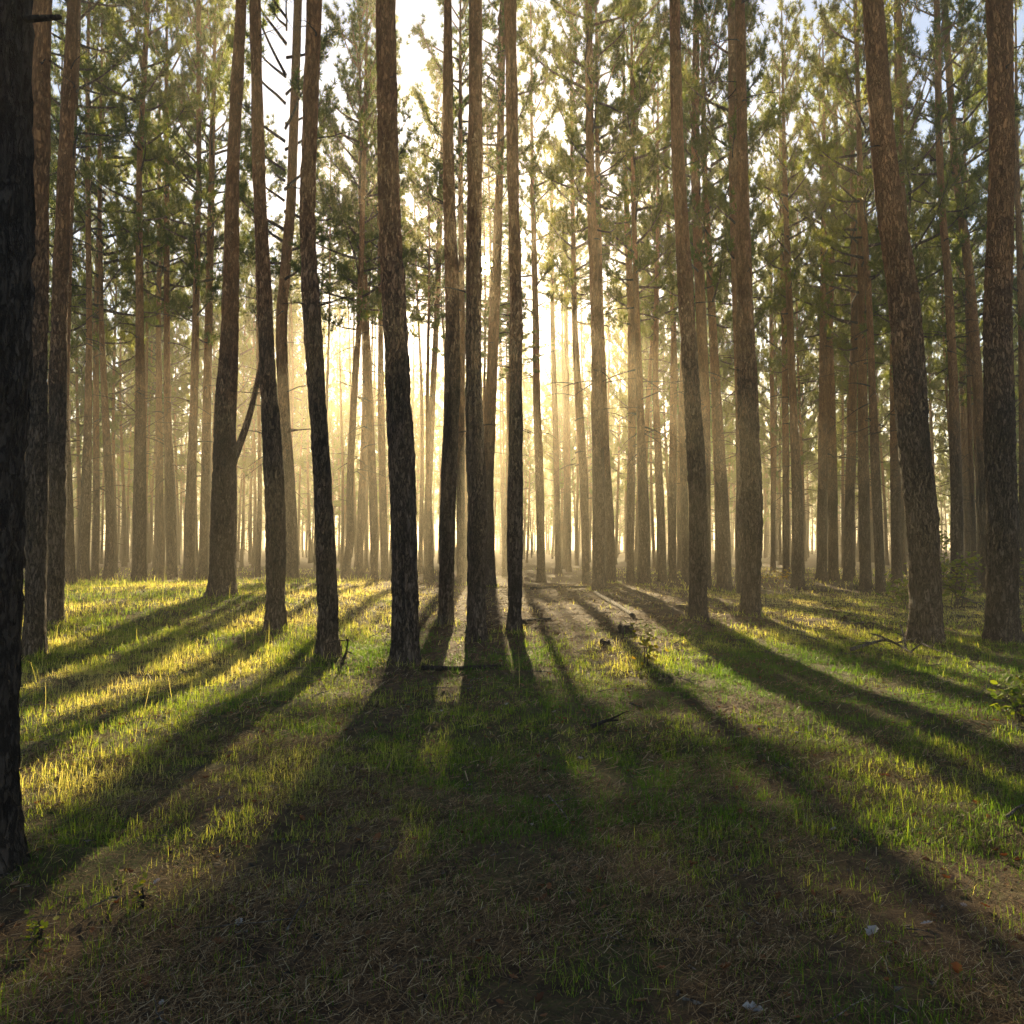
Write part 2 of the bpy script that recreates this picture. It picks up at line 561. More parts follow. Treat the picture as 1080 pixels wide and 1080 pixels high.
def leaf_mesh_data(c, size, az, tilt, roll, curl):
    """one curled, lobed dry leaf -> verts, tris"""
    prof = [(0, 0), (0.18, 0.16), (0.34, 0.30), (0.45, 0.20), (0.6, 0.34), (0.74, 0.18), (0.88, 0.16), (1.0, 0.0)]
    V = []
    for t, wd in prof:
        z = curl * (t - 0.5) ** 2
        V += [(t - 0.5, wd, z + curl * wd * 1.2), (t - 0.5, 0, z), (t - 0.5, -wd, z + curl * wd * 0.9)]
    V = np.array(V) * size
    ca, sa, ct, st, cr, sr = math.cos(az), math.sin(az), math.cos(tilt), math.sin(tilt), math.cos(roll), math.sin(roll)
    Rz = np.array([[ca, -sa, 0], [sa, ca, 0], [0, 0, 1]])
    Ry = np.array([[ct, 0, st], [0, 1, 0], [-st, 0, ct]])
    Rx = np.array([[1, 0, 0], [0, cr, -sr], [0, sr, cr]])
    V = V @ (Rz @ Ry @ Rx).T + np.asarray(c)
    Q = []
    for k in range(len(prof) - 1):
        a = k * 3
        Q += [(a, a + 3, a + 4, a + 1), (a + 1, a + 4, a + 5, a + 2)]
    return V, np.array(Q)


def build_leaf_litter():
    Vs, Qs, Ds, off = [], [], [], 0
    x, y = scatter(2600, 1.8, 15, 0.7)
    for k in range(len(x)):
        V, Q = leaf_mesh_data((x[k], y[k], float(terrain(x[k], y[k])) + 0.018), random.uniform(0.02, 0.05), random.uniform(0, 6.28), random.gauss(0, 0.3), random.gauss(0, 0.3), random.uniform(0.1, 1.1))
        Vs.append(V); Qs.append(Q + off); off += len(V)
        Ds.append(np.full(len(V), min(1, max(0, random.gauss(0.45, 0.27)))))
    me = make_mesh('leaf_litter', np.vstack(Vs), [np.vstack(Qs)], [DEADLEAF], attrs={'dry': np.concatenate(Ds)})
    o = link('leaf_litter', me)
    o['kind'] = 'stuff'
    o['label'] = 'small dry leaves strewn over the needle covered ground'
    o['category'] = 'dry leaves'


def build_twig_litter():
    mb = MB()
    x, y = scatter(900, 1.8, 26, 0.75)
    for k in range(len(x)):
        p = np.array([x[k], y[k], float(terrain(x[k], y[k])) + 0.02])
        far = y[k] > 7
        ln = random.uniform(0.06, 0.22) * (2.2 if far else 1)
        P, r = bend_limb(p, random.uniform(0, 6.28), random.gauss(0.1, 0.25), ln, random.uniform(0.0015, 0.004) * (2.4 if far else 1), 5, random.uniform(-0.2, 0.4), 0.2)
        mb.tube(P, r, 4)
        if random.random() < 0.5:
            P2, r2 = bend_limb(P[2], random.uniform(0, 6.28), random.gauss(0.2, 0.3), ln * 0.5, r[2] * 0.8, 3, 0.1, 0.2)
            mb.tube(P2, r2, 4)
    x, y = scatter(1600, 1.8, 12, 0.7)            # flakes of bark
    for k in range(len(x)):
        p = np.array([x[k], y[k], float(terrain(x[k], y[k])) + 0.02])
        V = (rng.normal(0, 1, (6, 3)) * np.array([0.016, 0.009, 0.004]))
        a = random.uniform(0, 3.14)
        V = V @ np.array([[math.cos(a), math.sin(a), 0], [-math.sin(a), math.cos(a), 0], [0, 0, 1]]) + p
        mb.add(V, [np.array([(0, 1, 2), (0, 2, 3), (0, 3, 4), (1, 2, 5), (3, 4, 5), (1, 4, 5)])])
    o = link('twig_litter', mb.mesh('twig_litter', [DEADWOOD]))
    o['kind'] = 'stuff'
    o['label'] = 'small dry twigs and bark flakes on the forest floor'
    o['category'] = 'twigs'




# ------------------------------------------------------------------ pines
def smooth_path(P, m):
    P = np.asarray(P, float)
    t = np.concatenate([[0], np.cumsum(np.linalg.norm(np.diff(P[:, :3], axis=0), axis=1))])
    s = np.linspace(0, t[-1], m)
    out = np.stack([np.interp(s, t, P[:, k]) for k in range(P.shape[1])], -1)
    ker = np.hanning(max(5, int(m / 12) | 1) + 2)[1:-1]
    ker /= ker.sum()
    pad = len(ker) // 2
    for k in range(P.shape[1]):
        e = np.concatenate([2 * out[0, k] - out[pad:0:-1, k], out[:, k], 2 * out[-1, k] - out[-2:-pad - 2:-1, k]])
        out[:, k] = np.convolve(e, ker, 'valid')
    return out


def trunk_mesh(name, path, nseg, step, seed, disp, material):
    """path rows: x, y, z, radius in the tree's own space (base at origin)"""
    length = path[-1][2] - path[0][2]
    m = max(14, int(length / step))
    Pp = smooth_path(path, m)
    P, rad = Pp[:, :3], np.maximum(Pp[:, 3], 0.015)
    h = P[:, 2]
    a = np.linspace(0, 2 * np.pi, nseg, endpoint=False)
    T = np.gradient(P, axis=0)
    T /= np.linalg.norm(T, axis=1)[:, None]
    U = np.stack([T[:, 2], np.zeros(m), -T[:, 0]], -1)
    U /= np.linalg.norm(U, axis=1)[:, None]
    W = np.cross(T, U)
    rr = np.repeat(rad[:, None], nseg, 1)
    lob = 1 + 0.25 * np.sin(a * 3 + seed) + 0.2 * np.sin(a * 5 + seed * 2.3)
    rr = rr * (1 + 0.5 * np.exp(-np.maximum(h, 0) / 0.2)[:, None] * lob[None, :])
    if disp > 0:
        cx, cy = np.cos(a)[None, :] * rad[:, None], np.sin(a)[None, :] * rad[:, None]
        hh = h[:, None] + 0 * cx
        n1 = noise3(cx * 26 + seed, cy * 26, hh * 6.5, seed)
        n2 = noise3(cx * 60 + seed, cy * 60, hh * 22, seed + 1)
        ridged = 1 - np.abs(n1 * 2 - 1)
        fade = 1 - 0.6 * sstep(4, 9, hh)
        rr = rr + disp * ((ridged - 0.5) * 1.4 + (n2 - 0.5) * 0.9) * fade * np.clip(rad[:, None] / 0.15, 0.3, 1.2)
        rr = rr + disp * 1.2 * (noise3(cx * 5, cy * 5 + seed, hh * 1.6, seed + 5) - 0.5)
    else:
        rr = rr * (1 + 0.12 * (noise3(np.cos(a)[None, :] * 2 + seed, np.sin(a)[None, :] * 2, h[:, None] * 2.5, seed) - 0.5))
    V = P[:, None, :] + rr[:, :, None] * (np.cos(a)[None, :, None] * U[:, None, :] + np.sin(a)[None, :, None] * W[:, None, :])
    V = V.reshape(-1, 3)
    i = np.arange(m - 1)[:, None] * nseg
    j = np.arange(nseg)[None, :]
    k = (j + 1) % nseg
    Q = np.stack([i + j, i + k, i + nseg + k, i + nseg + j], -1).reshape(-1, 4)
    return make_mesh(name, V, [Q], [material])


def bend_limb(start, az, el, length, r0, n=6, droop=0.25, wob=0.06, upturn=0.0):
    p = np.array(start, float)
    out, e, a = [p.copy()], el, az
    for k in range(n):
        e += -droop / n + upturn / n * (k / n) * 2
        a += random.gauss(0, wob * 2)
        p = p + np.array([math.cos(a) * math.cos(e), math.sin(a) * math.cos(e), math.sin(e)]) * (length / n)
        out.append(p.copy())
    return np.array(out), np.linspace(r0, r0 * 0.25, n + 1)


def crown_mesh(name, seed, length, radius, limbs, twigs, tufts, needles, nl=0.15, nw=0.017, dead=10):
    """crown from z=0 (lowest live limb) to z=length, limbs leave a stem on the z axis; dead limbs hang below"""
    rs = random.getstate()
    random.seed(seed)
    g = np.random.default_rng(seed)
    mb = MB()
    C, D = [], []
    for i in range(limbs):
        t = (i + random.random()) / limbs
        z = t * length * 0.97
        prof = (0.55 + 0.45 * math.sin(min(1, t * 2.2) * math.pi / 2)) * (1 - t ** 2.2) ** 0.6 + 0.08
        ln = radius * prof * random.uniform(0.6, 1.15)
        az = i * 2.4 + random.gauss(0, 0.35)
        el = 0.15 + 0.75 * t + random.gauss(0, 0.15)
        P, r = bend_limb((0, 0, z), az, el, ln, 0.014 + 0.022 * ln / radius, 6, 0.3, 0.07, 0.9)
        mb.tube(P, r, 5, 0)
        nt = max(3, int(twigs * (0.4 + 0.6 * ln / radius)))
        for q in range(nt):
            u = 0.42 + 0.58 * (q + random.random()) / nt
            f = u * (len(P) - 1)
            k = min(int(f), len(P) - 2)
            b = P[k] + (P[k + 1] - P[k]) * (f - k)
            ta = az + random.choice((-1, 1)) * random.uniform(0.3, 1.3)
            tl = random.uniform(0.2, 0.6) * (1.1 - 0.5 * u)
            TP, tr = bend_limb(b, ta, random.gauss(0.25, 0.35), tl, 0.007, 3, -0.2, 0.12, 0.4)
            mb.tube(TP, tr, 3, 0)
            for w in range(tufts):
                v = 1 - 0.33 * w + random.uniform(-0.1, 0.05)
                c = TP[0] + (TP[-1] - TP[0]) * max(0.2, v)
                d = TP[-1] - TP[-2]
                C.append(c + g.normal(0, 0.03, 3))
                D.append(d / (np.linalg.norm(d) + 1e-9))
    for i in range(dead):
        z = -random.random() ** 0.8 * length * 0.38
        P, r = bend_limb((0, 0, z), random.uniform(0, 6.28), random.uniform(-0.25, 0.35), random.uniform(0.4, 1.5), random.uniform(0.010, 0.02), 5, 0.3, 0.13)
        mb.tube(P, r, 4, 0)
        if random.random() < 0.6:
            P2, r2 = bend_limb(P[3], random.uniform(0, 6.28), random.uniform(-0.3, 0.4), random.uniform(0.2, 0.6), 0.007, 3, 0.2, 0.2)
            mb.tube(P2, r2, 3, 0)
    C, D = np.array(C), np.array(D)
    n = len(C) * needles
    c = np.repeat(C, needles, 0)
    d = np.repeat(D, needles, 0)
    v = g.normal(0, 1, (n, 3))
    v /= np.linalg.norm(v, axis=1)[:, None]
    v = v + d * 0.75 + np.array([0, 0, 0.15])
    v /= np.linalg.norm(v, axis=1)[:, None]
    s = np.cross(v, g.normal(0, 1, (n, 3)))
    s /= np.linalg.norm(s, axis=1)[:, None]
    ln = nl * (0.6 + 0.8 * g.random(n))[:, None]
    wd = nw * (0.6 + 0.8 * g.random(n))[:, None]
    V = np.stack([c + v * ln * 0.08 - s * wd * 0.5, c + v * ln * 0.08 + s * wd * 0.5, c + v * ln], 1).reshape(-1, 3)
    mb.add(V, [np.arange(n * 3).reshape(-1, 3)], 1)
    random.setstate(rs)
    return mb.mesh(name, [BARK, NEEDLE], smooth=False)


CROWN_LEN = 8.0
CROWNS = [crown_mesh('crown', 100 + k, CROWN_LEN, (1.9, 2.2, 1.7, 2.4, 2.0)[k], 40, 12, 3, 24, 0.15, 0.019, 14) for k in range(5)]
FAR_CROWN_PARAMS = dict(limbs=24, twigs=4, tufts=2, needles=15, nl=0.34, nw=0.065, dead=4)


def shadow_y(Y, h):
    return Y - h * COT


# measured pines: name -> list of (px, py, width_px), label, depth or None (from the base pixel), short landmark name
TREES = [
    # label, pts, depth, dead branches, dark bark
    ('massive near black pine trunk cropped by the left edge of the photo', [(-30, 930, 84), (-34, 700, 86), (-27, 540, 84), (-18, 360, 84), (-19, 180, 82), (-12, 0, 82)], None, 0, 1),
    ('grey pine beside the massive black trunk, the nearer of a close pair', [(34, 698, 22), (37, 540, 20), (42, 340, 17), (48, 180, 17), (53, 0, 17)], None, 5, 0),
    ('pine just behind the grey left pine, the farther of that close pair', [(55, 663, 17), (57, 540, 18), (59, 340, 15), (63, 180, 13), (67, 0, 12)], None, 5, 0),
    ('thin pine right of the close left pair, foot in tall grass', [(73, 640, 13), (72, 540, 13), (70, 430, 10), (75, 230, 8), (87, 40, 6)], 21, 3, 0),
    ('pine leaning right above the left rise, between two thinner ones', [(87, 638, 14), (92, 540, 11), (95, 430, 7), (96, 340, 6), (98, 150, 5)], 25, 2, 0),
    ('very thin straight pine standing behind the grassy left rise', [(100, 635, 8), (101, 540, 7), (99, 340, 5), (103, 150, 4)], 33, 2, 0),
    ('slim pine at the grassy left rise, slightly bent to the left', [(114, 640, 10), (116, 540, 9), (110, 430, 7), (107, 340, 5), (105, 180, 4)], 26, 3, 0),
    ('tall straight pine rising from the middle of the grassy left crest', [(146, 633, 15), (146, 540, 14), (148, 430, 10), (148, 340, 8), (147, 180, 6), (155, 0, 5)], 22, 3, 0),
    ('slim pine immediately left of a darker twin on the grassy crest', [(169, 632, 9), (168, 540, 8), (167, 340, 5), (168, 150, 4)], 33, 2, 0),
    ('dark slim pine on the grassy crest, right one of two twins', [(181, 632, 12), (181, 540, 12), (178, 430, 7), (177, 340, 6), (178, 150, 5)], 27, 3, 0),
    ('slim straight pine whose bare pole reaches the top left sky gap', [(199, 630, 12), (201, 540, 11), (204, 430, 8), (205, 340, 7), (209, 180, 5), (208, 0, 5)], 26, 3, 0),
    ('pine close on the left of the forked mound pine, leaning right', [(214, 629, 11), (217, 540, 10), (221, 340, 8), (227, 150, 6)], 27, 2, 0),
    ('stout forked mound pine with a thick side limb rising to the right', [(235, 640, 28), (236, 540, 25), (238, 430, 20), (243, 340, 17), (248, 180, 13), (259, 0, 11)], 15.5, 4, 0),
    ('straight dark pine with its foot in grass right of the forked pine', [(290, 669, 21), (291, 540, 20), (287, 470, 18), (283, 400, 16), (281, 340, 15), (276, 180, 12), (274, 0, 11)], None, 5, 0),
    ('rusty pine half hidden by the grassy footed pine, leaning right upward', [(308, 624, 13), (306, 540, 13), (299, 430, 12), (296, 340, 12), (306, 210, 10), (312, 0, 9)], 22, 3, 0),
    ('curving pine left of centre with a swept base and broken stub beside it', [(347, 698, 24), (343, 540, 19), (337, 430, 18), (332, 340, 17.5), (327, 220, 15), (331, 150, 14), (336, 0, 15)], None, 6, 0),
    ('pale crooked pine in the mist right of the curving pine', [(363, 637, 9), (371, 565, 9), (369, 520, 7), (373, 430, 7), (379, 340, 6), (384, 180, 5), (387, 60, 3)], 27, 3, 0),
    ('misty straight slim pine in the pale gap, left of two joined poles', [(379, 619, 8), (381, 540, 8), (385, 430, 6), (384, 340, 6), (386, 180, 4)], 33, 2, 0),
    ('misty pine crossing another one high up in the pale gap', [(395, 620, 9), (394, 540, 9), (391, 470, 8), (386, 340, 7), (380, 200, 5)], 29, 2, 0),
    ('misty slim pine touching the left side of the thick central trunk', [(406, 621, 9), (404, 540, 8), (402, 430, 7), (402, 340, 5), (400, 200, 4)], 31, 2, 0),
    ('thick dark central pine with the lowest foot of the middle group', [(427, 705, 30), (425, 540, 26), (421, 430, 25), (416, 340, 24), (409, 180, 22), (407, 0, 20)], None, 6, 0),
    ('thin wavy pine against the bright glare right of the thick central pine', [(451, 621, 8), (450, 560, 8), (453, 500, 7), (456, 430, 6.5), (460, 350, 6), (463, 270, 6), (466, 180, 5), (470, 60, 4)], 34, 4, 0),
    ('smooth pine of the middle group, left of the one beside the sun', [(470, 663, 16), (472, 540, 16), (477, 430, 15), (478, 340, 14), (473, 180, 12), (472, 0, 9)], None, 5, 0),
    ('slim black pine hidden between two thicker middle trunks', [(486, 636, 10), (486, 540, 9), (487, 340, 7), (486, 180, 5)], 24, 2, 0),
    ('rough dark pine whose right edge touches the sun star', [(502, 680, 20), (504, 540, 20), (499, 430, 17), (499, 340, 16), (499, 270, 16), (500, 180, 16), (501, 0, 14)], None, 6, 0),
    ('reddish pine directly behind the sun star, partly covered by its neighbour', [(517, 632, 13), (514, 520, 12), (517, 430, 12), (521, 340, 11), (524, 270, 10), (527, 180, 8), (530, 0, 7)], 24, 4, 0),
    ('slim dark pine on the right of the sun, last of the middle group', [(543, 672, 16), (543, 540, 16), (544, 430, 13), (545, 340, 12.5), (541, 180, 12), (538, 0, 12)], None, 5, 0),
    ('glowing thin pine in the light shaft right of the sun', [(571, 613, 10), (569, 500, 9), (566, 430, 8), (565, 340, 7), (561, 180, 4)], 30, 3, 0),
    ('thinnest pole in the light shaft, right of the glowing pine', [(589, 612, 7), (587, 500, 6), (583, 340, 5), (582, 200, 3)], 40, 2, 0),
    ('narrow dark pole behind the light shaft, left of a leaning pine', [(600, 612, 6), (599, 500, 6), (597, 340, 4.5), (595, 200, 3)], 44, 2, 0),
    ('thin pine leaning left across the fan of sun rays', [(618, 616, 9), (616, 510, 9), (611, 430, 8), (606, 340, 6), (603, 180, 4)], 27, 3, 0),
    ('dark pine below the big leafy crown right of the sun', [(631, 624, 15), (632, 540, 14), (630, 430, 12), (629, 340, 11), (622, 180, 9), (621, 0, 7)], 21, 5, 0),
    ('brown pine tight against the right of the dark crowned pine', [(645, 618, 12), (642, 540, 11), (638, 470, 9), (633, 340, 7), (630, 180, 5)], 25, 2, 0),
    ('straight slim pine in shade, midway between dark crowned pine and swaying pine', [(665, 613, 9), (665, 540, 9), (666, 430, 8), (665, 340, 8), (658, 180, 5)], 29, 3, 0),
    ('pine with a broad base, foot lit by the pale gap behind', [(680, 612, 14), (679, 540, 12), (676, 470, 9), (672, 340, 6), (668, 200, 5)], 25, 2, 0),
    ('left stem of two pines meeting in a narrow V of light', [(699, 612, 10), (696, 540, 9), (691, 400, 6), (693, 240, 4)], 30, 2, 0),
    ('right stem of two pines meeting in a narrow V of light', [(709, 612, 9), (709, 540, 9), (711, 470, 8), (712, 340, 6), (704, 180, 4)], 31, 2, 0),
    ('short-looking slim pine touching the left of the swaying rusty pine', [(723, 618, 8), (722, 540, 8), (719, 430, 7), (722, 300, 5)], 30, 1, 0),
    ('swaying rusty pine with a clean foot in short grass', [(736, 657, 18), (737, 540, 18), (733, 470, 17), (728, 400, 16), (724, 340, 16), (718, 260, 14), (712, 180, 13), (707, 0, 10)], None, 5, 0),
    ('orange pine merging behind the swaying rusty pine', [(745, 612, 12), (743, 430, 11), (739, 340, 11), (733, 180, 9), (734, 0, 6)], 24, 4, 0),
    ('pine with a wide dark base leaning left at the top', [(765, 612, 17), (762, 540, 14), (758, 460, 11), (752, 340, 8), (745, 180, 6)], 24, 3, 0),
    ('straight broad pine right of centre made of two overlapping stems, front stem', [(792, 652, 20), (793, 540, 20), (789, 430, 20), (786, 340, 17), (785, 180, 11), (783, 0, 10)], None, 5, 0),
    ('rear stem overlapping the straight broad pine on its left', [(782, 626, 12), (782, 430, 12), (778, 300, 12), (774, 180, 12), (771, 0, 9)], 22, 3, 0),
    ('very thin pole beyond the small pale gap right of the broad pine', [(815, 607, 6), (816, 500, 5), (813, 300, 4)], 42, 2, 0),
    ('thin pine at the edge of the dark right wood', [(829, 606, 8), (830, 500, 7), (828, 340, 6), (826, 180, 4)], 33, 2, 0),
    ('sturdy dark pine at the front of the dark right wood', [(842, 606, 14), (842, 520, 11), (838, 430, 8), (835, 340, 7), (832, 180, 5)], 27, 4, 0),
    ('left one of two black pines standing shoulder to shoulder', [(867, 605, 12), (868, 500, 10), (870, 340, 7), (872, 180, 5)], 31, 2, 0),
    ('right one of two black pines standing shoulder to shoulder', [(879, 605, 12), (877, 500, 10), (875, 340, 7), (880, 150, 5)], 32, 2, 0),
    ('orange lit pine in the dark right wood', [(893, 604, 11), (897, 500, 10), (902, 340, 7), (899, 180, 5)], 31, 2, 0),
    ('slim black pine in the dark right wood, short grass at foot', [(912, 603, 13), (911, 500, 11), (909, 340, 8), (906, 180, 6)], 27, 2, 0),
    ('isolated slim dark pine in front of the dark right wood', [(929, 628, 11), (926, 540, 10), (923, 470, 9), (919, 380, 7), (915, 300, 6), (906, 180, 5), (902, 0, 4)], 23, 3, 0),
    ('black pine hidden behind the left side of the big leaning pine', [(946, 604, 12), (944, 500, 10), (940, 340, 7), (938, 200, 5)], 30, 1, 0),
    ('big leaning pine with orange flaky upper bark', [(979, 683, 34), (974, 540, 30), (964, 480, 29), (957, 390, 29), (951, 320, 28), (929, 180, 24), (917, 0, 20)], None, 5, 0),
    ('orange pine rising behind the big leaning pine', [(974, 622, 12), (970, 500, 11), (967, 400, 10), (964, 300, 10), (957, 180, 9), (956, 0, 8)], 24, 3, 0),
    ('dark pine with a bushy shrub at its foot, between two big pines', [(1008, 619, 14), (1008, 540, 12), (1005, 400, 9), (999, 280, 8), (993, 230, 7), (988, 150, 7), (985, 0, 6)], 24, 3, 0),
    ('thin pine strongly leaning left near the right big pine', [(1040, 606, 12), (1037, 480, 10), (1030, 380, 10), (1024, 300, 9), (1006, 180, 8), (996, 0, 6)], 25, 3, 0),
    ('black straight pole in the shade between two big right pines', [(1022, 590, 9), (1020, 480, 8), (1016, 340, 6), (1014, 180, 5)], 40, 2, 0),
    ('big upright pine with dark lower bark near the right edge', [(1058, 683, 34), (1059, 540, 27), (1056, 480, 28), (1051, 340, 25), (1052, 180, 23), (1046, 0, 24)], None, 5, 0),
    ('thin pine cut by the right edge behind the big upright pine', [(1080, 615, 10), (1078, 480, 8), (1075, 340, 7), (1070, 180, 5)], 28, 2, 0),
]

SUN_X = math.tan(SUN_AZ)
placed = []      # (x, y) of every pine


def blocks_sun(x, Y, hb, H, r):
    """would this crown stand between the lens and the sun"""
    hz = EYE + Y / math.cos(SUN_AZ) * math.tan(SUN_EL)
    return abs(x - SUN_X * Y) < r * 0.6 and hb - 1 < hz < H + 0.5


def crown_limits(x, Y, H):
    """lowest crown base allowed here so that the sunlit ground of the photo stays sunlit (None: no crown fits)"""
    c = x - SUN_X * Y                       # column of ground this pine can shade
    lo, hi = None, 0
    if -12 < c < -1.2:
        lo, hi = 3.4, 19
    elif 1.4 < c < 8.0:
        lo, hi = 3.4, 13
    elif -1.2 <= c <= 1.4:
        lo, hi = 8.2, 15
    if lo is None or Y - H * COT > hi:
        return 0.0
    return (Y - lo) / COT


def make_tree(label, base, path, nseg, step, seed, disp, ndead, material, hb, H, crown_r, group=None, crown_k=0):
    root = thing('pine_tree', label, 'pine tree', base, group)
    tm = trunk_mesh('trunk', path, nseg, step, seed, disp, material)
    link('trunk', tm, root)
    zc = path[-1][2] - (H - hb)
    Pz = np.array([p[2] for p in path])
    cx, cy = np.interp(zc, Pz, [p[0] for p in path]), np.interp(zc, Pz, [p[1] for p in path])
    s = crown_r / 2.0
    link('crown', CROWNS[crown_k % 5], root, (cx, cy, zc), random.uniform(0, 6.28), (s, s, (H - hb) / CROWN_LEN))
    for k in range(ndead * (2 if disp > 0 else 1)):
        z = random.uniform(2.6, min(zc, 11.0))
        x, y, r = [np.interp(z, Pz, [p[q] for p in path]) for q in (0, 1, 3)]
        ln = random.choice((0.05, 0.08, 0.1, 0.15, 0.3, 0.5) if disp > 0 else (0.3, 0.6, 1.0, 1.4)) * random.uniform(0.7, 1.2)
        mb = MB()
        az = random.choice((0, math.pi)) + random.gauss(0, 0.7)
        P, rad = bend_limb((0, 0, 0), az, random.uniform(-0.2, 0.5), ln, random.uniform(0.007, 0.013) + 0.015 * r, 7, random.uniform(-0.2, 0.5), 0.14)
        mb.tube(P, rad, 6)
        for q in range(random.randint(0, 3)):
            kk = random.randint(3, 6)
            P2, r2 = bend_limb(P[kk], az + random.gauss(0, 0.9), random.gauss(0.1, 0.4), ln * random.uniform(0.2, 0.5), rad[kk] * 0.7, 4, 0.1, 0.2)
            mb.tube(P2, r2, 4)
        link('dead_branch', mb.mesh('dead_branch', [BARK]), root, (x + math.cos(az) * r * 0.7, y + math.sin(az) * r * 0.7, z))
    return root


random.seed(5)
roots = []
for i, (label, pts, depth, ndead, dark) in enumerate(TREES):
    bx, by, bw = pts[0]
    Y = depth if depth else ground_hit(bx, by)
    xb = at_depth(bx, by, Y)[0]
    zb = float(terrain(xb, Y))
    base = np.array([xb, Y, zb])
    path = []
    for px, py, w in pts[1:]:
        p = at_depth(px, py, Y) - base
        path.append([p[0], 0.0, p[2], 0.5 * w * Y / FPX])
    r0 = 0.5 * bw * Y / FPX * 0.86
    path = [[0, 0, -0.35, r0 * 1.02], [0, 0, 0.02, r0]] + [p for p in path if p[2] > 0.4]
    # depth wise lean and crookedness, small
    wy = random.gauss(0, 0.012)
    H = random.uniform(20.0, 22.5)
    lastz = path[-1][2]
    if lastz < H - 1:
        l = path[-1]
        slope = (path[-1][0] - path[-2][0]) / max(0.5, path[-1][2] - path[-2][2]) * 0.35
        for z in np.linspace(lastz, H, 5)[1:]:
            t = (z - lastz) / (H - lastz)
            path.append([l[0] + slope * (z - lastz), 0, z, max(0.02, l[3] * (1 - 0.9 * t))])
    else:
        H = lastz
        path[-1][3] = min(path[-1][3], 0.03)
    for k, p in enumerate(path):
        p[1] = wy * max(0, p[2]) + 0.06 * math.sin(p[2] * 0.45 + i)
    near = Y < 17
    if Y < 26:
        FEET.append((xb, Y, r0))
    hb = max(random.uniform(12.5, 14.5) if near else random.uniform(7.5, 11.0), min(crown_limits(xb, Y, H), H - 3.2))
    if blocks_sun(xb, Y, hb, H, 3.0):
        hb = min(H - 4, EYE + Y * math.tan(SUN_EL) + 1.2)
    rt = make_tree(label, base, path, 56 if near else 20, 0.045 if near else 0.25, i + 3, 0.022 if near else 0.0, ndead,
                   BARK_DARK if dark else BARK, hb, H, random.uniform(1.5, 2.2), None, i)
    roots.append(rt)
    placed.append((xb, Y))
    if i == 12:      # the thick side limb of the forked pine
        A = [at_depth(px, py, Y) - base for px, py in ((240, 505), (249, 478), (258, 455), (265, 432), (271, 405), (276, 380), (277, 350))]
        mb = MB()
        mb.tube(smooth_path(np.array(A), 26), np.linspace(0.085, 0.03, 26), 10)
        link('side_limb', mb.mesh('side_limb', [BARK]), rt)
    if i == 0:
        mb = MB()
        a0 = at_depth(30, 20, Y) - base
        mb.tube(np.array([a0 + np.array([0.05 * k, 0, 0.003 * k]) for k in range(-2, 4)]), np.array([0.02, 0.018, 0.017, 0.015, 0.013, 0.011]), 8)
        link('branch_stub', mb.mesh('branch_stub', [BARK_DARK]), rt)

# ------------------------------------------------------------------ the other pines of the wood, one by one
TRUNKS = []
for k in range(7):
    path, x, y = [], 0.0, 0.0
    a, b = random.gauss(0, 0.022), random.gauss(0, 0.022)
    for z in np.linspace(-0.4, 21, 16):
        t = max(0, z) / 21
        path.append([a * z + 0.10 * math.sin(z * 0.35 + k), b * z + 0.10 * math.cos(z * 0.3 + k * 2), z, 0.15 * (1 - 0.82 * t ** 0.9)])
    x0, y0 = path[1][0], path[1][1]
    for p in path:
        p[0] -= x0; p[1] -= y0
    TRUNKS.append((trunk_mesh('trunk', path, 12, 0.45, 40 + k, 0.0, BARK), path))

others = []
for x, Y, dh in ((1.2 + SUN_X * 29, 29.0, 1.4), (0.9 + SUN_X * 38, 38.0, 1.2), (-0.1 + SUN_X * 46, 46.0, 2.0), (-1.0 + SUN_X * 40, 40.5, 1.3), (-0.9 + SUN_X * 33, 33.0, 1.1), (0.2 + SUN_X * 35.5, 35.5, 1.6)):
    Hs = EYE + Y * math.tan(SUN_EL) - dh          # shorter pines added to shade the middle foreground, tops just under the sun rays
    placed.append((x, Y))
    others.append((x, Y, Hs, max((Y - 8.2) / COT, Hs - 5), 1.6))
for c, Y, H, up in ((0.1, 34.0, 21.0, 0.75), (-0.25, 42.0, 22.5, 0.9)):       # crowns just above the sun
    placed.append((c + SUN_X * Y, Y))
    others.append((c + SUN_X * Y, Y, H, EYE + Y * math.tan(SUN_EL) + up, 1.7))
for c, Y, H in ((-2.1, 31.0, 16.0), (-1.6, 37.5, 18.5), (-3.2, 28.0, 15.0)):        # shade the near ground at the lower left
    placed.append((c + SUN_X * Y, Y))
    others.append((c + SUN_X * Y, Y, H, (Y - 3.6) / COT, 1.3))
for c, Y, H in ((-1.25, 52.0, 22.5), (1.2, 47.0, 21.5), (1.3, 58.0, 23.0), (-1.1, 44.0, 21.5), (-1.3, 62.0, 23.5)):
    placed.append((c + SUN_X * Y, Y))
    others.append((c + SUN_X * Y, Y, H, EYE + Y * math.tan(SUN_EL) - 2.2, 1.55))
tries = 0
WANT = 225
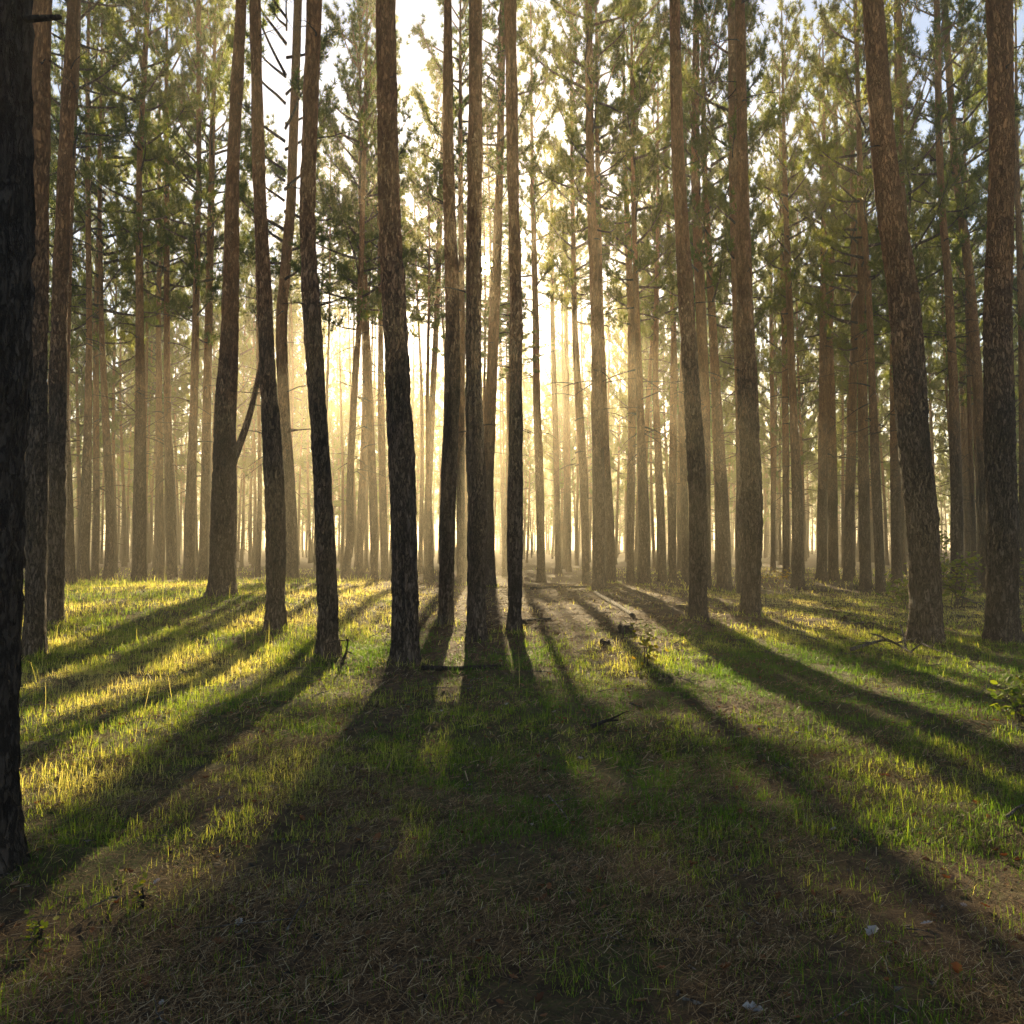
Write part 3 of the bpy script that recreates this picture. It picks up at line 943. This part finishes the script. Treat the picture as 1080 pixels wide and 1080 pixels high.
while len(others) < WANT and tries < 20000:
    tries += 1
    Y = math.sqrt(random.uniform(24 ** 2, 74 ** 2))
    x = random.uniform(-1, 1) * (0.635 * Y + 1.5)
    if any((x - a) ** 2 + (Y - b) ** 2 < 2.1 ** 2 for a, b in placed):
        continue
    H = random.uniform(18.5, 22.5)
    lim = crown_limits(x, Y, H)
    hb = max(random.uniform(5.0, 10.5) if Y < 60 else random.uniform(3.0, 8.0), lim)
    r = random.uniform(1.4, 2.2)
    if hb > H - 2.6:
        if random.random() > 0.05:
            c = x - SUN_X * Y
            H = (Y - (20 if c < -1.2 else 15)) / COT * random.uniform(0.8, 1.0)   # a shorter pine, its shadow ends behind the sunlit ground
            if H < 7:
                continue
            hb = H * random.uniform(0.3, 0.45)
        else:
            hb = H - random.uniform(4, 7)
    if blocks_sun(x, Y, hb, H, r):
        continue
    placed.append((x, Y))
    others.append((x, Y, H, hb, r))

# where each of them stands between the landmark pines, for its label
MARKS = [(0, 'the massive black trunk'), (2, 'the close left pair'), (7, 'the straight crest pine'), (12, 'the forked mound pine'),
         (15, 'the curving pine'), (20, 'the thick central pine'), (24, 'the pine touching the sun'), (26, 'the pine right of the sun'), (31, 'the dark crowned pine'),
         (38, 'the swaying rusty pine'), (41, 'the straight broad pine'), (45, 'the sturdy dark pine'), (50, 'the isolated slim pine'), (52, 'the big leaning pine'), (57, 'the big upright pine')]
mpx = [(TREES[k][1][1][0], nm) for k, nm in MARKS]
ORD = ['first', 'second', 'third', 'fourth', 'fifth', 'sixth', 'seventh', 'eighth', 'ninth', 'tenth', 'eleventh', 'twelfth', 'thirteenth', 'fourteenth',
       'fifteenth', 'sixteenth', 'seventeenth', 'eighteenth', 'nineteenth', 'twentieth']
buckets = {}
for q, (x, Y, H, hb, r) in enumerate(others):
    px = 540 + FPX * x / Y
    lo = max([k for k, (p, nm) in enumerate(mpx) if p <= px], default=0)
    band = 0 if Y < 42 else (1 if Y < 62 else 2)
    buckets.setdefault((lo, band), []).append((px, q))
labels = {}
for (lo, band), v in buckets.items():
    v.sort()
    word = ('slim pine', 'thin misty pine', 'faint distant pine')[band]
    for k, (px, q) in enumerate(v):
        labels[q] = '%s %s to the right of %s' % (ORD[min(k, 19)], word, mpx[lo][1])

for q, (x, Y, H, hb, r) in enumerate(others):
    tm, path = TRUNKS[q % 7]
    dia = random.uniform(0.58, 1.0)
    zs = H / 21.0
    root = thing('pine_tree', labels[q], 'pine tree', (x, Y, float(terrain(x, Y))), 'slender pines deeper in the wood')
    rz = random.uniform(0, 6.28)
    root.rotation_euler = (0, 0, rz)
    link('trunk', tm, root, (0, 0, 0), 0, (dia, dia, zs))
    zc = hb
    Pz = [p[2] for p in path]
    link('crown', CROWNS[(q * 3 + 1) % 5], root, (dia * np.interp(zc / zs, Pz, [p[0] for p in path]), dia * np.interp(zc / zs, Pz, [p[1] for p in path]), zc),
         random.uniform(0, 6.28), (r / 2, r / 2, (H - hb) / CROWN_LEN))


# ------------------------------------------------------------------ far-off wood as one mass
def build_far_wood():
    proto = []
    for k in range(3):
        cm = crown_mesh('far', 300 + k, 10.0, 2.3, **FAR_CROWN_PARAMS)
        n = len(cm.vertices)
        V = np.empty(n * 3, np.float32)
        cm.vertices.foreach_get('co', V)
        tot = np.empty(len(cm.polygons), np.int32)
        cm.polygons.foreach_get('loop_total', tot)
        li = np.empty(len(cm.loops), np.int32)
        cm.loops.foreach_get('vertex_index', li)
        mi = np.empty(len(cm.polygons), np.int32)
        cm.polygons.foreach_get('material_index', mi)
        st = np.concatenate([[0], np.cumsum(tot)[:-1]])
        q = st[tot == 4]
        t = st[tot == 3]
        tm = mi[tot == 3]
        proto.append((V.reshape(-1, 3), li[q[:, None] + np.arange(4)], li[t[tm == 0][:, None] + np.arange(3)], li[t[tm == 1][:, None] + np.arange(3)]))
        bpy.data.meshes.remove(cm)
    mb = MB()
    pts = []
    tries = 0
    while len(pts) < 1100 and tries < 60000:
        tries += 1
        Y = math.sqrt(random.uniform(72 ** 2, 215 ** 2))
        x = random.uniform(-1, 1) * (0.66 * Y + 3)
        if any((x - a) ** 2 + (Y - b) ** 2 < 2.4 ** 2 for a, b in pts):
            continue
        H = random.uniform(17, 21)
        if Y - H * COT < 20 and crown_limits(x, Y, H) > H - 3:
            H = (Y - 20) / COT
        pts.append((x, Y))
        hb = H * random.uniform(0.1, 0.4)
        V, q, t0, t1 = proto[random.randint(0, 2)]
        a, s = random.uniform(0, 6.28), random.uniform(0.8, 1.1)
        M = np.array([[math.cos(a) * s, -math.sin(a) * s, 0], [math.sin(a) * s, math.cos(a) * s, 0], [0, 0, (H - hb) / 10]])
        z0 = float(terrain(x, Y))
        W = V @ M.T + np.array([x, Y, z0 + hb])
        n0 = mb.n
        mb.add(W, [q, t0], 0)
        mb.F.append(t1 + n0)
        mb.M.append(1)
        P = np.array([[x + 0.12 * math.sin(z * 0.4 + a), Y, z0 + z] for z in np.linspace(-0.4, H, 9)])
        mb.tube(P, np.linspace(random.uniform(0.09, 0.15), 0.025, 9), 7, 0)
    o = link('far_pine_wood', mb.mesh('far_pine_wood', [BARK, NEEDLE], smooth=False))
    o['kind'] = 'stuff'
    o['label'] = 'hazy mass of distant pines closing the view'
    o['category'] = 'pine wood'


build_far_wood()


MOUNDS.extend(FEET)
build_ground()
build_grass()
build_litter()
build_leaf_litter()
build_twig_litter()

# ------------------------------------------------------------------ undergrowth, logs, stumps, branches
def spot(px, py):
    Y = ground_hit(px, py)
    p = at_depth(px, py, Y)
    return np.array([p[0], Y, float(terrain(p[0], Y))])


def leafy_plant(name, label, cat, px, py, hpx, wpx, nst, nleaf, lsz, material, group=None):
    b = spot(px, py)
    root = thing(name, label, cat, b, group)
    H, Wd = hpx * b[1] / FPX, wpx * b[1] / FPX * 0.5
    fol_V, fol_F, off = [], [], 0
    for s in range(nst):
        az = random.uniform(0, 6.28)
        mb = MB()
        tip = np.array([math.cos(az) * Wd * random.uniform(0.1, 0.8), math.sin(az) * Wd * random.uniform(0.1, 0.8), H * random.uniform(0.65, 0.95)])
        if nst == 1:
            tip = np.array([Wd * 0.1, 0, H * 0.95])
        P = np.array([tip * t + np.array([0.15 * Wd * math.sin(3 * t + s), 0.1 * Wd * math.cos(2 * t + s), -0.05 if t == 0 else 0]) for t in np.linspace(0, 1, 8)])
        mb.tube(P, np.linspace(0.006 + 0.006 * H, 0.002, 8), 6)
        tw = []
        for q in range(5):
            k = random.randint(3, 7)
            P2, r2 = bend_limb(P[k], random.uniform(0, 6.28), random.uniform(-0.1, 0.7), Wd * random.uniform(0.4, 0.9), 0.003 + 0.002 * H, 5, 0.3, 0.15)
            mb.tube(P2, r2, 4)
            tw.append(P2)
        link('stem', mb.mesh('stem', [BARK]), root)
        for q in range(nleaf):
            P2 = random.choice(tw + [P[4:]])
            c = P2[random.randint(1, len(P2) - 1)] + np.array([random.gauss(0, lsz * 0.9) for _ in range(3)])
            V, Q = leaf_mesh_data(c, lsz * random.uniform(0.6, 1.2), random.uniform(0, 6.28), random.uniform(-0.3, 0.9), random.gauss(0, 0.5), random.uniform(-0.6, 0.3))
            fol_V.append(V); fol_F.append(Q + off); off += len(V)
    link('foliage', make_mesh('foliage', np.vstack(fol_V), [np.vstack(fol_F)], [material]), root)


leafy_plant('sapling', 'yellowing leafy sapling in the sunlit grass at centre right', 'sapling', 680, 702, 44, 38, 2, 26, 0.085, YLEAF)
leafy_plant('shrub', 'bright green leafy shrub glowing left of the big leaning pine', 'shrub', 955, 642, 36, 40, 4, 40, 0.13, LEAF)
leafy_plant('shrub', 'broad yellow green shrub between the two big right pines', 'shrub', 1008, 640, 54, 66, 8, 46, 0.14, LEAF)
leafy_plant('shrub', 'tall loose shrub behind the right flank of the leaning pine', 'shrub', 994, 622, 70, 40, 6, 40, 0.15, LEAF)
leafy_plant('shrub', 'pale leaved shrub cut by the right edge of the photo', 'shrub', 1076, 762, 40, 46, 5, 36, 0.065, LEAF)
leafy_plant('shrub', 'shrub behind the big upright pine at the right edge', 'shrub', 1080, 640, 60, 40, 5, 30, 0.12, LEAF)
leafy_plant('shrub', 'low yellowish shrub on the crest below the broad double pine', 'shrub', 818, 618, 16, 34, 5, 20, 0.10, YLEAF)
leafy_plant('weed', 'small bright green weed in the dark needles at lower left', 'weed', 148, 958, 22, 26, 3, 9, 0.03, LEAF)
leafy_plant('weed', 'low green weed at the foot of the massive black trunk', 'weed', 40, 990, 20, 26, 3, 9, 0.03, LEAF)


def log(label, pa, pb, dia, name='log', cat='log', material=None, lift=0.6):
    a, b = spot(*pa), spot(*pb)
    root_loc = (a + b) / 2
    m = 24
    P = np.array([a + (b - a) * t for t in np.linspace(0, 1, m)])
    P[:, 2] = np.array([float(terrain(p[0], p[1])) for p in P]) * 0.4 + P[:, 2] * 0.6 + dia * 0.5 * lift
    P = P - root_loc
    rad = dia * 0.5 * (1 + 0.22 * (noise3(np.arange(m) * 0.5, 0, 0, 77) - 0.5)) * np.linspace(1, 0.75, m)
    mb = MB()
    mb.tube(P, rad, 14)
    o = link(name, mb.mesh(name, [material or BARK_DARK]), None, root_loc)
    o['label'] = label
    o['category'] = cat


log('dark fallen log lying right of the thick central pine foot', (445, 707), (528, 705), 0.065)
log('short dark log beside the slim dark pine right of the sun', (553, 658), (580, 655), 0.09)
log('thin rotting log on the crest below the dark crowned pine', (560, 622), (622, 620), 0.09)
log('sunlit fallen trunk pointing towards the crest at centre right', (628, 627), (668, 652), 0.11, material=BARK)


def stump(label, px, py, wpx, hpx):
    b = spot(px, py)
    rr, H = wpx * b[1] / FPX * 0.5, hpx * b[1] / FPX
    n, m = 18, 9
    a = np.linspace(0, 2 * np.pi, n, endpoint=False)
    V = []
    for k in range(m):
        t = k / (m - 1)
        top = H * (0.75 + 0.5 * noise3(np.cos(a) * 1.7 + px, np.sin(a) * 1.7, 0, 5))
        r = rr * (1.25 - 0.45 * t ** 0.5) * (1 + 0.35 * (noise3(np.cos(a) * 2 + px, np.sin(a) * 2, t * 2, 6) - 0.5))
        V.append(np.stack([np.cos(a) * r, np.sin(a) * r, -0.05 + (top + 0.05) * t], -1))
    V = np.vstack(V + [np.array([[0, 0, H * 0.6]])])
    i = np.arange(m - 1)[:, None] * n
    j = np.arange(n)[None, :]
    k = (j + 1) % n
    Q = np.stack([i + j, i + k, i + n + k, i + n + j], -1).reshape(-1, 4)
    top = (m - 1) * n
    T = np.stack([top + np.arange(n), top + (np.arange(n) + 1) % n, np.full(n, m * n)], -1)
    o = link('tree_stump', make_mesh('tree_stump', V, [Q, T], [BARK_DARK]), None, b)
    o['label'] = label
    o['category'] = 'tree stump'


stump('low dark rotten stump behind the yellowing sapling', 660, 667, 19, 8)
stump('small dark stump left of and below the rotten stump', 638, 680, 13, 5)


def fallen_branch(label, pts, r0, twigs, material=None, lift=0.02):
    b = spot(*pts[0][:2])
    P = []
    for px, py, up in pts:
        s = spot(px, py)
        s[2] += up + lift
        P.append(s - b)
    P = smooth_path(np.array(P), 22)
    mb = MB()
    mb.tube(P, np.linspace(r0, r0 * 0.3, 22), 8)
    for k in range(twigs):
        q = random.randint(5, 20)
        P2, r2 = bend_limb(P[q], random.uniform(0, 6.28), random.uniform(0.0, 0.9), random.uniform(0.15, 0.55), r0 * 0.5, 6, 0.4, 0.2)
        mb.tube(P2, r2, 5)
    o = link('fallen_branch', mb.mesh('fallen_branch', [material or DEADWOOD]), None, b)
    o['label'] = label
    o['category'] = 'fallen branch'


fallen_branch('grey fallen branch arching over the ground left of the leaning pine', [(898, 688, 0.02), (915, 686, 0.06), (935, 684, 0.12), (952, 688, 0.05), (962, 692, 0.02)], 0.028, 7)
fallen_branch('upright broken branch leaning beside the fallen grey one', [(956, 688, 0.0), (953, 684, 0.16), (950, 682, 0.30)], 0.018, 3)
fallen_branch('pale bare stick lying at the leaning pine foot', [(972, 684, 0.05), (984, 688, 0.03), (994, 691, 0.02)], 0.016, 2)
fallen_branch('pale stick on the ground beneath the broad right shrub', [(1012, 632, 0.05), (1024, 636, 0.05), (1033, 640, 0.03)], 0.03, 2)
fallen_branch('forked broken stub standing right of the curving pine foot', [(360, 702, 0.0), (365, 700, 0.1), (367, 699, 0.25)], 0.022, 3, BARK_DARK)
fallen_branch('thin grey stick in the dark needles, lower left', [(302, 992, 0.01), (315, 970, 0.02), (325, 955, 0.02)], 0.005, 2)
fallen_branch('thin pale stick in the shade below centre', [(578, 845, 0.01), (590, 860, 0.02), (602, 875, 0.01)], 0.006, 1)
fallen_branch('pale stick in the sunlit grass at the right edge', [(1062, 868, 0.01), (1073, 862, 0.03), (1084, 857, 0.03)], 0.009, 1)
fallen_branch('pale twig standing in the sunlit grass near the swaying pine', [(709, 652, 0.0), (711, 648, 0.12), (712, 646, 0.3)], 0.012, 1)
fallen_branch('dark piece of bark and twigs in the brown patch right of centre', [(625, 772, 0.02), (640, 768, 0.04), (652, 765, 0.02)], 0.02, 1, BARK_DARK)


def big_leaf(label, px, py, size, tone, tilt=0.2):
    b = spot(px, py)
    V, Q = leaf_mesh_data((0, 0, 0), size, random.uniform(0, 6.28), tilt, random.gauss(0, 0.2), 0.8)
    V[:, 2] -= V[:, 2].min() - 0.012
    o = link('fallen_leaf', make_mesh('fallen_leaf', V, [Q], [DEADLEAF], attrs={'dry': np.full(len(V), tone)}), None, b)
    o['label'] = label
    o['category'] = 'fallen leaf'


big_leaf('brown curled leaf standing up in the grass near the lower right corner', 1010, 1035, 0.06, 0.5, 1.1)
big_leaf('pale grey lobed leaf on dark litter at lower right', 920, 990, 0.075, 1.0)
big_leaf('reddish dry leaf in the shaded grass right of centre', 767, 794, 0.075, 0.62)
big_leaf('pale grey leaf at the bottom edge right of centre', 793, 1073, 0.07, 1.0)
big_leaf('orange dry leaf near the bottom, left of the bottom pale leaf', 764, 1030, 0.045, 0.72)
big_leaf('pale crumpled leaf on the needles at lower left of centre', 252, 978, 0.05, 1.0)
big_leaf('brown leaf propped on needles left of centre', 398, 890, 0.06, 0.6, 0.7)
big_leaf('orange speck of a leaf on needles below centre', 508, 940, 0.04, 0.7)
big_leaf('grey leaf on needles right of the orange speck leaf', 612, 803, 0.06, 1.0)

# ------------------------------------------------------------------ haze
hz = bpy.data.meshes.new('haze')
x0, x1, y0, y1, z0, z1 = -260, 260, -95, 260, -2.0, 26.0
hz.from_pydata([(x0, y0, z0), (x1, y0, z0), (x1, y1, z0), (x0, y1, z0), (x0, y0, z1), (x1, y0, z1), (x1, y1, z1), (x0, y1, z1)], [],
               [(0, 3, 2, 1), (4, 5, 6, 7), (0, 1, 5, 4), (1, 2, 6, 5), (2, 3, 7, 6), (3, 0, 4, 7)])
hm, nt, out = mat('haze_air')
pv = N(nt, 'ShaderNodeVolumePrincipled', Density=0.0026, Anisotropy=0.69)
pv.inputs['Color'].default_value = (0.99, 0.87, 0.65, 1)
L(nt, pv.outputs[0], out.inputs['Volume'])
hz.materials.append(hm)
ho = link('haze', hz)
ho['kind'] = 'stuff'

# ------------------------------------------------------------------ light
w = bpy.data.worlds.new('World')
S.world = w
w.use_nodes = True
nt = w.node_tree
nt.nodes.clear()
out = nt.nodes.new('ShaderNodeOutputWorld')
bg = N(nt, 'ShaderNodeBackground', Strength=0.05)
sky = nt.nodes.new('ShaderNodeTexSky')
sky.sky_type = 'NISHITA'
sky.sun_disc = False
sky.sun_elevation = SUN_EL
sky.sun_rotation = SUN_AZ
sky.air_density = 1.0
sky.dust_density = 0.4
L(nt, sky.outputs[0], bg.inputs['Color'])
# the disc of the sun itself, seen between the trunks
tc = N(nt, 'ShaderNodeTexCoord')
dp = N(nt, 'ShaderNodeVectorMath', operation='DOT_PRODUCT')
L(nt, tc.outputs['Generated'], dp.inputs[0])
dp.inputs[1].default_value = SUN
gt = N(nt, 'ShaderNodeMath', operation='GREATER_THAN')
L(nt, dp.outputs['Value'], gt.inputs[0])
gt.inputs[1].default_value = math.cos(R(0.6))
b2 = N(nt, 'ShaderNodeBackground')
b2.inputs['Color'].default_value = (1, 0.86, 0.6, 1)
ms = N(nt, 'ShaderNodeMath', operation='MULTIPLY')
L(nt, gt.outputs[0], ms.inputs[0])
ms.inputs[1].default_value = 400.0
L(nt, ms.outputs[0], b2.inputs['Strength'])
ad = N(nt, 'ShaderNodeAddShader')
L(nt, bg.outputs[0], ad.inputs[0])
L(nt, b2.outputs[0], ad.inputs[1])
L(nt, ad.outputs[0], out.inputs['Surface'])

sl = bpy.data.lights.new('sun', 'SUN')
sl.energy = 5.0
sl.angle = R(0.5)
sl.color = (1.0, 0.80, 0.46)
so = bpy.data.objects.new('sun', sl)
COL.objects.link(so)
so.location = (0, 0, 60)
so.rotation_euler = (-SUN).to_track_quat('-Z', 'Y').to_euler()

# ------------------------------------------------------------------ render settings
S.view_settings.view_transform = 'Standard'
S.view_settings.look = 'None'
S.view_settings.gamma = 1.0
S.view_settings.exposure = 2.0
cy = S.cycles
cy.use_denoising = True
try:
    cy.denoiser = 'OPENIMAGEDENOISE'
    cy.denoising_input_passes = 'RGB_ALBEDO_NORMAL'
    cy.denoising_prefilter = 'NONE'
except Exception:
    pass
cy.max_bounces = 6
cy.diffuse_bounces = 3
cy.glossy_bounces = 1
cy.transmission_bounces = 4
cy.volume_bounces = 0
cy.transparent_max_bounces = 4
cy.sample_clamp_indirect = 4.0
cy.use_adaptive_sampling = False
